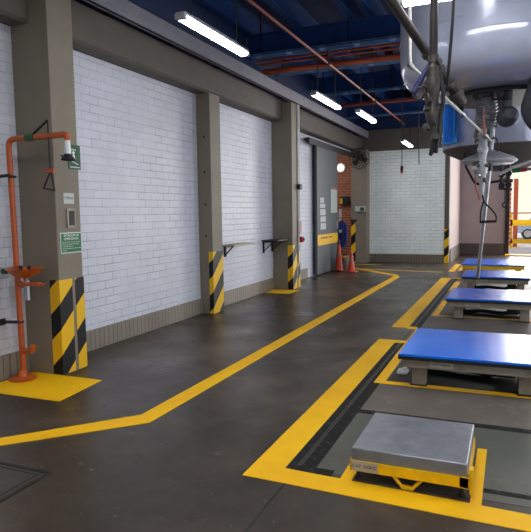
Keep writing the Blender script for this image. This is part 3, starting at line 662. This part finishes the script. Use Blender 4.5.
def blue_scale():
    o = thing('platform_scale', 'nearest platform scale, blue tread top on square steel legs', 'scale', (0, 0, 0), 'blue platform scales in a row')
    W, D = 1.22, 1.22
    MB().box(0, W, 0, D, .305, .325, .003).build('tread_plate', 'blue_tread', o)
    MB().box(.0, W, .0, D, .275, .305).build('plate_edge', 'black', o)
    MB().box(.03, W-.03, .05, .12, .195, .275, .004).box(.03, W-.03, D-.12, D-.05, .195, .275, .004).box(.03, .10, .12, D-.12, .195, .275).box(W-.10, W-.03, .12, D-.12, .195, .275).build('frame', 'beige_steel', o)
    for lx in (.10, W-.22):
        for ly in (.16, D-.28):
            lg = MB().box(lx, lx+.12, ly, ly+.12, .012, .275, .005).build('leg', 'beige_steel', o)
            MB().box(lx-.015, lx+.135, ly-.015, ly+.135, 0.004, .014).build('foot_plate', 'dark_metal', lg)
    tg_ = MB().box(.27, .47, .046, .052, .215, .262).build('capacity_plate', 'tag', o)
    text('lettering', 'CAP. 1000KG', .026, 'black', tg_, (.37, .0452, .239), ROT_Y)
    MB().path([(.18, .7, .02), (.45, .75, .04), (.75, .66, .03), (1.0, .72, .06)], .03, 8).box(.82, .98, .62, .80, .02, .12, .01).build('load_cell', 'dark_metal', o)
    return o
b1 = blue_scale(); b1.location = (-.905, 5.14, 0)
dup(b1, (-.845, 8.69, 0), 'second blue platform scale back, with pale legs in a yellow painted bay')
dup(b1, (-.855, 11.70, 0), 'third blue platform scale back, dulled blue, beyond the hanging lance')
o = thing('platform_scale', 'farthest low platform scale, on yellow legs near the pink wall', 'scale', (-1.06, 14.5, 0), 'blue platform scales in a row')
x0, x1, y0, y1 = -1.06, .34, 14.45, 16.1
MB().box(x0, x1, y0, y1, .29, .32, .003).build('tread_plate', 'blue_tread', o)
MB().box(x0+.02, x1-.02, y0+.04, y0+.10, .20, .29).box(x0+.02, x1-.02, y1-.1, y1-.04, .20, .29).box(x0+.02, x0+.08, y0+.1, y1-.1, .20, .29).box(x1-.08, x1-.02, y0+.1, y1-.1, .2, .29).build('frame', 'yellow', o)
for lx in (x0+.06, x1-.22):
    for ly in (y0+.1, y1-.25): MB().box(lx, lx+.13, ly, ly+.13, 0.002, .29, .005).build('leg', 'yellow', o)
o = MB().box(-1.0, -.90, 5.60, 5.74, .002, .035, .012).path([(-.97, 5.62, .03), (-.93, 5.72, .045)], .018, 8).build('cleaning_rag', 'paper', org=(-.95, 5.67, 0)); tag(o, 'small crumpled white rag on the floor at the left leg of the nearest blue scale', 'rag')

# ------------------------------------------------------------------ process vessels
TX = -.12
v1 = thing('process_vessel', 'large shiny grey vessel with rounded bottom hanging nearest, at the upper right', 'vessel', (TX, 7.6, 2.9), 'grey process vessels')
prof = [(0, 2.955), (.6, 2.96), (.82, 2.985), (.98, 3.03), (1.09, 3.10), (1.155, 3.19), (1.19, 3.30), (1.2, 3.42), (1.2, 5.19), (0, 5.19)]
MB().lathe(prof, (TX, 7.6, 0), 96).build('shell', 'tank', v1, smooth=True)
MB().lathe([(1.2, 3.585), (1.206, 3.59), (1.206, 3.61), (1.2, 3.615)], (TX, 7.6, 0), 96).build('weld_seam', 'tank', v1, smooth=True)
m = MB(); N_ = 16; ring_ = []
for k in range(N_+1):
    a = math.radians(-108+38*k/N_)
    ring_.append([m.bm.verts.new((TX+r_*math.cos(a), 7.6+r_*math.sin(a), z_)) for r_, z_ in ((1.199, 3.44), (1.207, 3.445), (1.207, 3.935), (1.199, 3.94))])
for A, B in zip(ring_, ring_[1:]):
    for k in range(3): m.bm.faces.new((A[k], B[k], B[k+1], A[k+1]))
m.bm.faces.new(ring_[0]); m.bm.faces.new(ring_[-1][::-1])
m.build('jacket_panel', 'tank', v1, smooth=True)
fg = MB().lathe([(.50, 2.955), (.60, 2.955), (.61, 2.93), (.61, 2.905), (.50, 2.90), (0, 2.90)], (TX, 7.6, 0), 48).build('bottom_flange', 'dark_metal', v1, smooth=True)
for k in range(12):
    a = 2*math.pi*k/12; MB().box(TX+.56*math.cos(a)-.025, TX+.56*math.cos(a)+.025, 7.6+.56*math.sin(a)-.025, 7.6+.56*math.sin(a)+.025, 2.86, 2.97, .006).build('clamp', 'pipe_taupe', fg)
MB().path([(TX-.09, 7.05, 2.93), (TX-.09, 7.05, 2.82), (TX+.06, 7.05, 2.82), (TX+.06, 7.05, 2.93)], .014, 8).build('lifting_yoke', 'pipe_taupe', v1)
MB().lathe([(0, 2.91), (.16, 2.91), (.17, 2.80), (.09, 2.72), (.09, 2.58), (0, 2.58)], (TX-.13, 7.55, 0), 24).build('outlet_neck', 'dark_metal', v1, smooth=True)
v2 = thing('process_vessel', 'grey vessel with shallow cone bottom and blue bracket, behind the nearest one', 'vessel', (TX, 12.5, 2.6), 'grey process vessels')
MB().lathe([(1.19, 2.79), (1.2, 2.81), (1.2, 5.19), (0, 5.19)], (TX, 12.5, 0), 96).build('shell', 'tank', v2, smooth=True)
MB().lathe([(0, 2.36), (.30, 2.37), (.55, 2.47), (1.15, 2.745), (1.2, 2.79), (1.19, 2.81), (0, 2.81)], (TX, 12.5, 0), 96).build('bottom_cone', 'taupe_dark', v2, smooth=True)
bk = MB().box(-1.22, -1.205, 11.52, 12.05, 2.88, 3.6).box(-1.03, -1.015, 11.52, 11.95, 2.88, 3.6).box(-1.22, -1.015, 11.62, 11.64, 2.88, 3.6).box(-1.24, -.98, 11.48, 11.95, 2.86, 2.88)
bk.prism([(-1.03, 2.88), (-.96, 2.88), (-.96, 3.08), (-1.03, 2.88)], 1, 11.48, 11.50)
bk.build('support_bracket', 'bracket_blue', v2)

# pipes in front of the nearest vessel
o = thing('product_pipe', 'thick brown pipe slanting down across the nearest vessel', 'pipe', (-.96, 5.0, 3.35))
P0, P1 = Vector((-.80, 4.2, 3.10+.02)), Vector((-.53, 6.15, 2.755))
P0 = Vector((-1.06, 5.5, 3.53)); P1 = Vector((-.505, 6.0, 2.70))
d_ = (P1-P0).normalized()
MB().path([P0-d_*1.2, P1], .045, 16).build('pipe_run', 'pipe_taupe', o, smooth=True)
for t_, r_ in ((.55, .062), (.72, .066), (.88, .072), (.98, .075)):
    a = P0.lerp(P1, t_); MB().path([a-d_*.022, a+d_*.022], r_, 18).build('union_collar', 'valve', o, smooth=True)
MB().path([P1-d_*.04, P1+d_*.10], [.07, .05], 14).build('end_valve', 'valve', o, smooth=True)
o = thing('drop_pipe', 'brown vertical pipe ending in a hanging valve cluster before the vessel', 'pipe', (-.63, 5.4, 2.0))
VX, VY = -.672, 5.5
MB().path([(VX-.0, VY, 5.2), (VX, VY, 2.92)], .037, 14).build('pipe_run', 'pipe_taupe', o, smooth=True)
for z_, r_ in ((2.95, .05), (2.84, .058), (2.76, .05)): MB().path([(VX, VY, z_-.035), (VX, VY, z_+.035)], r_, 14).build('union_collar', 'valve', o, smooth=True)
vb = MB().lathe([(.03, 2.93), (.05, 2.90), (.055, 2.82), (.07, 2.76), (.07, 2.68), (.05, 2.62), (.055, 2.52), (.07, 2.48), (.06, 2.42), (.035, 2.36), (.03, 2.30)], (VX, VY, 0), 18).build('valve_body', 'valve', o, smooth=True)
MB().path([(VX-.09, VY-.03, 2.72), (VX+.1, VY+.02, 2.69)], .028, 10).path([(VX-.07, VY-.05, 2.52), (VX+.07, VY, 2.5)], .03, 10).torus((VX-.04, VY-.06, 2.60), .04, .012, (1, .3, 0)).build('side_fitting', 'valve', o, smooth=True)
MB().bend([(VX+.05, VY, 2.88), (VX+.10, VY-.02, 2.6), (VX+.06, VY-.02, 2.36), (VX+.03, VY, 2.12)], .018, .1).build('side_hose', 'black', o, smooth=True)
MB().path([(VX, VY, 2.32), (VX+.01, VY, 2.24), (VX+.005, VY, 2.16), (VX-.02, VY, 2.10)], [.03, .022, .03, .015], 10).build('outlet_tip', 'dark_metal', o, smooth=True)
MB().path([(VX-.04, VY, 2.9), (VX-.17, VY-.04, 2.66)], [.022, .03], 10).build('lever', 'cable_blue', o, smooth=True)
MB().torus((VX-.12, VY-.03, 2.66), .05, .012, (0, 1, .3)).build('handwheel', 'valve', o, smooth=True)
pipe('supply_hose', [(-.50, 5.5, 5.2), (-.505, 5.5, 3.35), (-.545, 5.55, 2.86), (-.56, 5.6, 2.72)], .014, 'black', 'thin dark hose hanging in front of the nearest vessel', 'hose', rad=.3)
o = thing('white_pipe', 'off white small pipe coming down and slanting across below the nearest vessel', 'pipe', (-.97, 6.1, 3.0))
MB().bend([(-.99, 6.06, 5.19), (-.965, 6.06, 3.06), (-.22, 7.0, 2.36)], .017, .03).build('pipe_run', 'white_pipe', o, smooth=True)
for t_ in (.0, .35, .62, .92):
    a = Vector((-.965, 6.1, 3.06)).lerp(Vector((-.22, 7.0, 2.36)), t_); d2 = (Vector((-.22, 7.0, 2.36))-Vector((-.965, 6.1, 3.06))).normalized()
    MB().path([a-d2*.025, a+d2*.025], .031, 12).build('coupling', 'steel', o, smooth=True)
MB().bend([(-.24, 6.98, 2.38), (-.17, 6.98, 2.40), (-.15, 6.98, 2.33), (-.155, 6.98, 2.24)], .009, .03).build('breather_tail', 'black', o, smooth=True)
MB().path([(-.30, 6.85, 2.72), (-.285, 6.86, 2.42)], [.006, .014], 8).build('strap', 'copper', o)
vc = bpy.data.objects['drop_pipe']
rq = random.Random(3)
for k in range(9):
    z_ = 2.92-.085*k; a = rq.uniform(-.2, 3.3); L = rq.uniform(.045, .08); r_ = rq.uniform(.014, .024)
    e = Vector((VX+L*math.cos(a), VY-L*math.sin(a)*.8, z_+rq.uniform(-.04, .03)))
    MB().path([(VX, VY, z_), e], r_, 8).lathe([(0, -.02), (r_*1.7, -.015), (r_*1.7, .015), (0, .02)], e, 10, (math.cos(a), -math.sin(a), .1)).build('fitting', 'valve', vc, smooth=True)
# insulated hoses and wrapped joints under the vessel flange
o = thing('ribbed_hose', 'silver ribbed flexible hose directly under the nearest vessel flange', 'hose', (-.30, 7.2, 2.45))
pts = []; rs = []
for k in range(21):
    t_ = k/20; pts.append((-.29-.02*t_+.02*math.sin(t_*3), 7.15, 2.86-.32*t_)); rs.append(.10+(.014 if k % 2 else -.012)+.012*math.sin(t_*math.pi))
MB().path(pts, rs, 20).build('corrugated_sleeve', 'foil', o, smooth=False)
MB().path([(-.29, 7.15, 2.90), (-.29, 7.15, 2.84)], .11, 18).build('clip', 'dark_metal', o)
o = tag(MB().lathe([(0, -.12), (.06, -.115), (.105, -.06), (.118, 0), (.105, .06), (.06, .11), (0, .12)], (-.06, 7.1, 2.63), 18, (.3, -1, .2)).path([(-.06, 7.1, 2.70), (-.06, 7.1, 2.90)], .05, 12).build('foil_wrapped_joint', 'dark_wrap', org=(-.06, 7.1, 2.52), smooth=True), 'round grey wrapped pipe joint to the right of the ribbed hose', 'pipe joint')
o = tag(MB().bend([(.26, 6.9, 2.975), (.20, 6.95, 2.80), (.16, 7.0, 2.68), (.24, 7.05, 2.52), (.42, 7.1, 2.46)], .10, .12, 16).build('wrapped_elbow', 'dark_wrap', org=(.2, 7, 2.5), smooth=True), 'dark wrapped pipe elbow at the right edge under the nearest vessel', 'pipe elbow')
# fume hood ring with filling head
HX, HY = -.285, 8.3
o = thing('extraction_hood', 'round cloudy plastic wrapped hood disc above the second blue scale', 'hood', (HX, HY, 2.2))
MB().lathe([(0, 2.385), (.08, 2.38), (.16, 2.35), (.25, 2.315), (.31, 2.29), (.335, 2.265), (.335, 2.225), (.30, 2.205), (.2, 2.195), (0, 2.195)], (HX, HY, 0), 40).build('hood_disc', 'plastic_wrap', o, smooth=True)
MB().torus((HX, HY, 2.245), .335, .018, seg=40).build('rim', 'plastic_wrap', o, smooth=True)
MB().path([(HX, HY, 2.38), (HX+.02, HY-.1, 2.62), (HX+.04, HY-.3, 2.90)], .05, 12).build('riser', 'foil', o, smooth=True)
o = thing('filling_valve', 'pale wrapped valve column with a looped pull handle below the vessel', 'valve', (-.31, 7.3, 1.7))
AX, AY = -.325, 7.4
MB().lathe([(.05, 2.60), (.065, 2.56), (.06, 2.48), (.045, 2.42), (.05, 2.36), (.065, 2.32), (.05, 2.26), (.04, 2.18), (.055, 2.13), (.06, 2.08), (.045, 2.02), (.03, 1.97), (.035, 1.93), (.025, 1.86), (.02, 1.78), (0, 1.77)], (AX, AY, 0), 18).build('valve_body', 'plastic_wrap', o, smooth=True)
MB().path([(AX-.09, AY-.02, 2.45), (AX-.05, AY-.03, 2.62)], .02, 8).path([(AX+.05, AY-.02, 2.60), (AX+.07, AY-.03, 2.42)], .02, 8).path([(AX-.05, AY-.03, 2.12), (AX+.07, AY-.03, 2.12)], .022, 8).build('side_fitting', 'valve', o, smooth=True)
fvo = o
for k in range(8):
    z_ = 2.52-.085*k; a = rq.uniform(-.2, 3.3); L = rq.uniform(.06, .10); r_ = rq.uniform(.010, .02)
    e = Vector((AX+L*math.cos(a), AY-L*math.sin(a)*.8, z_+rq.uniform(-.04, .03)))
    MB().path([(AX, AY, z_), e], r_, 8).lathe([(0, -.02), (r_*1.7, -.015), (r_*1.7, .015), (0, .02)], e, 10, (math.cos(a), -math.sin(a), .1)).build('fitting', ('steel', 'valve', 'plastic_wrap')[k % 3], fvo, smooth=True)
MB().path([(AX-.075, AY-.02, 2.12), (AX-.07, AY-.02, 1.86), (AX-.02, AY-.02, 1.72)], .010, 8).build('red_line', 'copper', o, smooth=True)
MB().bend([(AX, AY, 1.80), (AX+.03, AY, 1.68), (AX+.10, AY, 1.62), (AX+.165, AY, 1.53), (AX+.165, AY, 1.47)], .010, .05).bend([(AX+.02, AY, 1.70), (AX-.01, AY, 1.58), (AX-.01, AY, 1.455)], .010, .05).build('pull_loop', 'dark_metal', o, smooth=True)
MB().path([(AX-.02, AY, 1.455), (AX+.17, AY, 1.462)], .017, 10).build('pull_grip', 'black', o, smooth=True)
o = thing('filling_lance', 'long shiny steel lance hanging down at a slant over the blue scales', 'lance', (-.4, 8.4, .62))
MB().path([(-.262, 8.2, 2.22), (-.405, 8.45, .66)], .024, 14).build('tube', 'steel', o, smooth=True)
MB().path([(-.262, 8.2, 2.22), (-.272, 8.218, 2.11)], .034, 14).build('union', 'valve', o, smooth=True)
pipe('sample_hose', [(-.85, 11.78, 2.70), (-.80, 11.4, 2.42), (-.60, 11.15, 2.05), (-.20, 11.0, 2.1)], .022, 'black', 'dark hose curving under the second vessel cone', 'hose', rad=.12)
# second valve stack
o = thing('valve_stack', 'dark valve stack with a hanging drain ring, by the far doorway', 'valve', (-.1, 11.0, 1.6))
m = MB().bend([(-.16, 11.75, 2.64), (-.16, 11.0, 2.46), (-.16, 11.0, 1.98)], .035, .08).bend([(-.05, 11.75, 2.64), (-.05, 11.0, 2.46), (-.05, 11.0, 1.95)], .03, .08)
m.path([(-.20, 11.0, 2.1), (.02, 11.0, 2.1)], .03, 10).path([(-.20, 11.0, 2.3), (.02, 11.0, 2.32)], .028, 10).path([(-.21, 11.0, 1.97), (.01, 11.0, 1.95)], .022, 10)
m.build('manifold', 'valve', o, smooth=True)
for x_, z_ in ((-.16, 2.2), (-.05, 2.22), (-.16, 2.02), (-.05, 2.02)): MB().lathe([(0, -.05), (.05, -.05), (.055, 0), (.05, .05), (0, .05)], (x_, 10.96, z_), 14, (0, 1, 0)).build('bonnet', 'dark_metal', o, smooth=True)
MB().path([(-.10, 11.0, 1.96), (-.10, 11.0, 1.72)], .009, 8).torus((-.10, 11.0, 1.68), .04, .012, (0, 1, 0), 20).build('drain_ring', 'black', o, smooth=True)
o = thing('hand_lever_valve', 'green and red sleeved lever sticking out at the right edge', 'lever', (.1, 9.0, 2.15))
MB().path([(.0, 9, 2.145), (.115, 9, 2.152)], .03, 12).build('green_sleeve', 'green', o, smooth=True); MB().path([(.115, 9, 2.152), (.19, 9, 2.16)], .03, 12).build('red_sleeve', 'red', o, smooth=True); MB().path([(.19, 9, 2.16), (.7, 9, 2.19)], .022, 12).build('rod', 'steel', o, smooth=True)
pipe('branch_pipe', [(-.17, 9.15, 2.11), (-.03, 9.15, 2.19), (.30, 9.15, 2.30), (.8, 9.15, 2.47)], .022, 'white_pipe', 'pale slanting branch pipe above the green and red lever', 'pipe')

# pendants
pipe('hanging_cable', [(-1.76, 12, 5.2), (-1.723, 12, 2.53)], .010, 'black', 'thin black cable hanging free in front of the back wall', 'cable')
o = thing('pendant_switch', 'red tipped pendant switch on a cable in front of the back wall', 'pendant switch', (-2.06, 12, 2.36))
MB().path([(-2.075, 12, 5.2), (-2.06, 12, 2.50)], .008, 8).build('cable', 'black', o); MB().box(-2.09, -2.03, 11.97, 12.03, 2.38, 2.51, .008).build('switch_body', 'dark_metal', o); MB().box(-2.085, -2.035, 11.965, 12.035, 2.36, 2.42, .008).build('red_button', 'red', o)

# ------------------------------------------------------------------ yard outside the far doorway
struct(MB().box(-30, 40, 22.1, 60, -.25, -.02).box(4.8, 40, -20, 22.1, -.25, -.02).build('yard_ground', 'yard'))
struct(MB().box(-20, 30, 46, 46.4, -.02, 7).build('yard_wall', 'cream'), 'sunlit cream wall across the yard')
o = thing('rack_upright', 'orange slotted rack upright with pale rungs standing in the yard', 'rack', (.15, 27, -.02))
MB().box(.09, .27, 26.95, 27.05, -.02, 2.9).box(-.06, -.0, 27.6, 27.7, -.02, 2.9).build('post', 'orange_pipe', o)
for k in range(14): MB().path([(-.03, 27.6, .25+k*.19), (.22, 27.0, .25+k*.19)], .018, 8).build('rung', 'white', o)
MB().box(-.1, .34, 26.9, 27.75, -.02, .0).build('base_plate', 'yellow', o)
o = thing('guard_rail', 'yellow double guard rail across the yard in front of the car', 'guard rail', (2, 26, -.02))
MB().box(-.0, 4.2, 26.2, 26.26, .92, 1.16).build('upper_rail', 'yellow', o); MB().box(-.0, 4.2, 26.2, 26.26, .18, .36).build('lower_rail', 'yellow', o); MB().box(0, 4.2, 26.2, 26.25, 1.42, 1.47).build('top_wire', 'copper', o)
for x_ in (2.0, 4.1): MB().box(x_, x_+.09, 26.18, 26.28, -.02, 1.5).build('post', 'yellow', o)
MB().box(-.0, .07, 26.2, 26.26, -.02, 1.47).build('post', 'yellow', o)
cr = thing('parked_car', 'silver blue car parked in the yard beyond the yellow rail', 'car', (2.3, 34.8, -.02))
body = [(.20, .35), (.18, .62), (.30, .80), (.95, .92), (1.0, .95), (3.7, 1.0), (4.2, .92), (4.32, .6), (4.28, .35)]
cab = [(.75, .90), (1.05, 1.20), (1.45, 1.45), (2.2, 1.50), (3.1, 1.45), (3.75, .98)]
MB().prism([(x+.02, z-.02) for x, z in body], 1, 34.0, 35.7).build('body', 'car_paint', cr, bevel=.06); MB().prism([(x, z-.02) for x, z in cab], 1, 34.12, 35.58).build('cabin', 'car_paint', cr, bevel=.06)
MB().prism([(.92, .98), (1.12, 1.20), (1.5, 1.38), (2.1, 1.42), (2.1, .98)], 1, 34.10, 34.13).prism([(2.2, .98), (2.2, 1.42), (3.0, 1.37), (3.45, .98)], 1, 34.10, 34.13).build('side_window', 'glass_dark', cr)
for x_ in (.85, 3.5):
    for y_ in (34.02, 35.5):
        wh = MB().lathe([(0, -.09), (.24, -.09), (.31, -.06), (.31, .06), (.24, .09), (0, .09)], (x_, y_+.06, .29), 24, (0, 1, 0)).build('wheel', 'black', cr, smooth=True)
        MB().lathe([(0, -.105), (.10, -.10), (.19, -.095), (.19, -.08), (0, -.08)], (x_, y_+.06, .29), 18, (0, 1, 0)).build('hubcap', 'steel', wh, smooth=True)
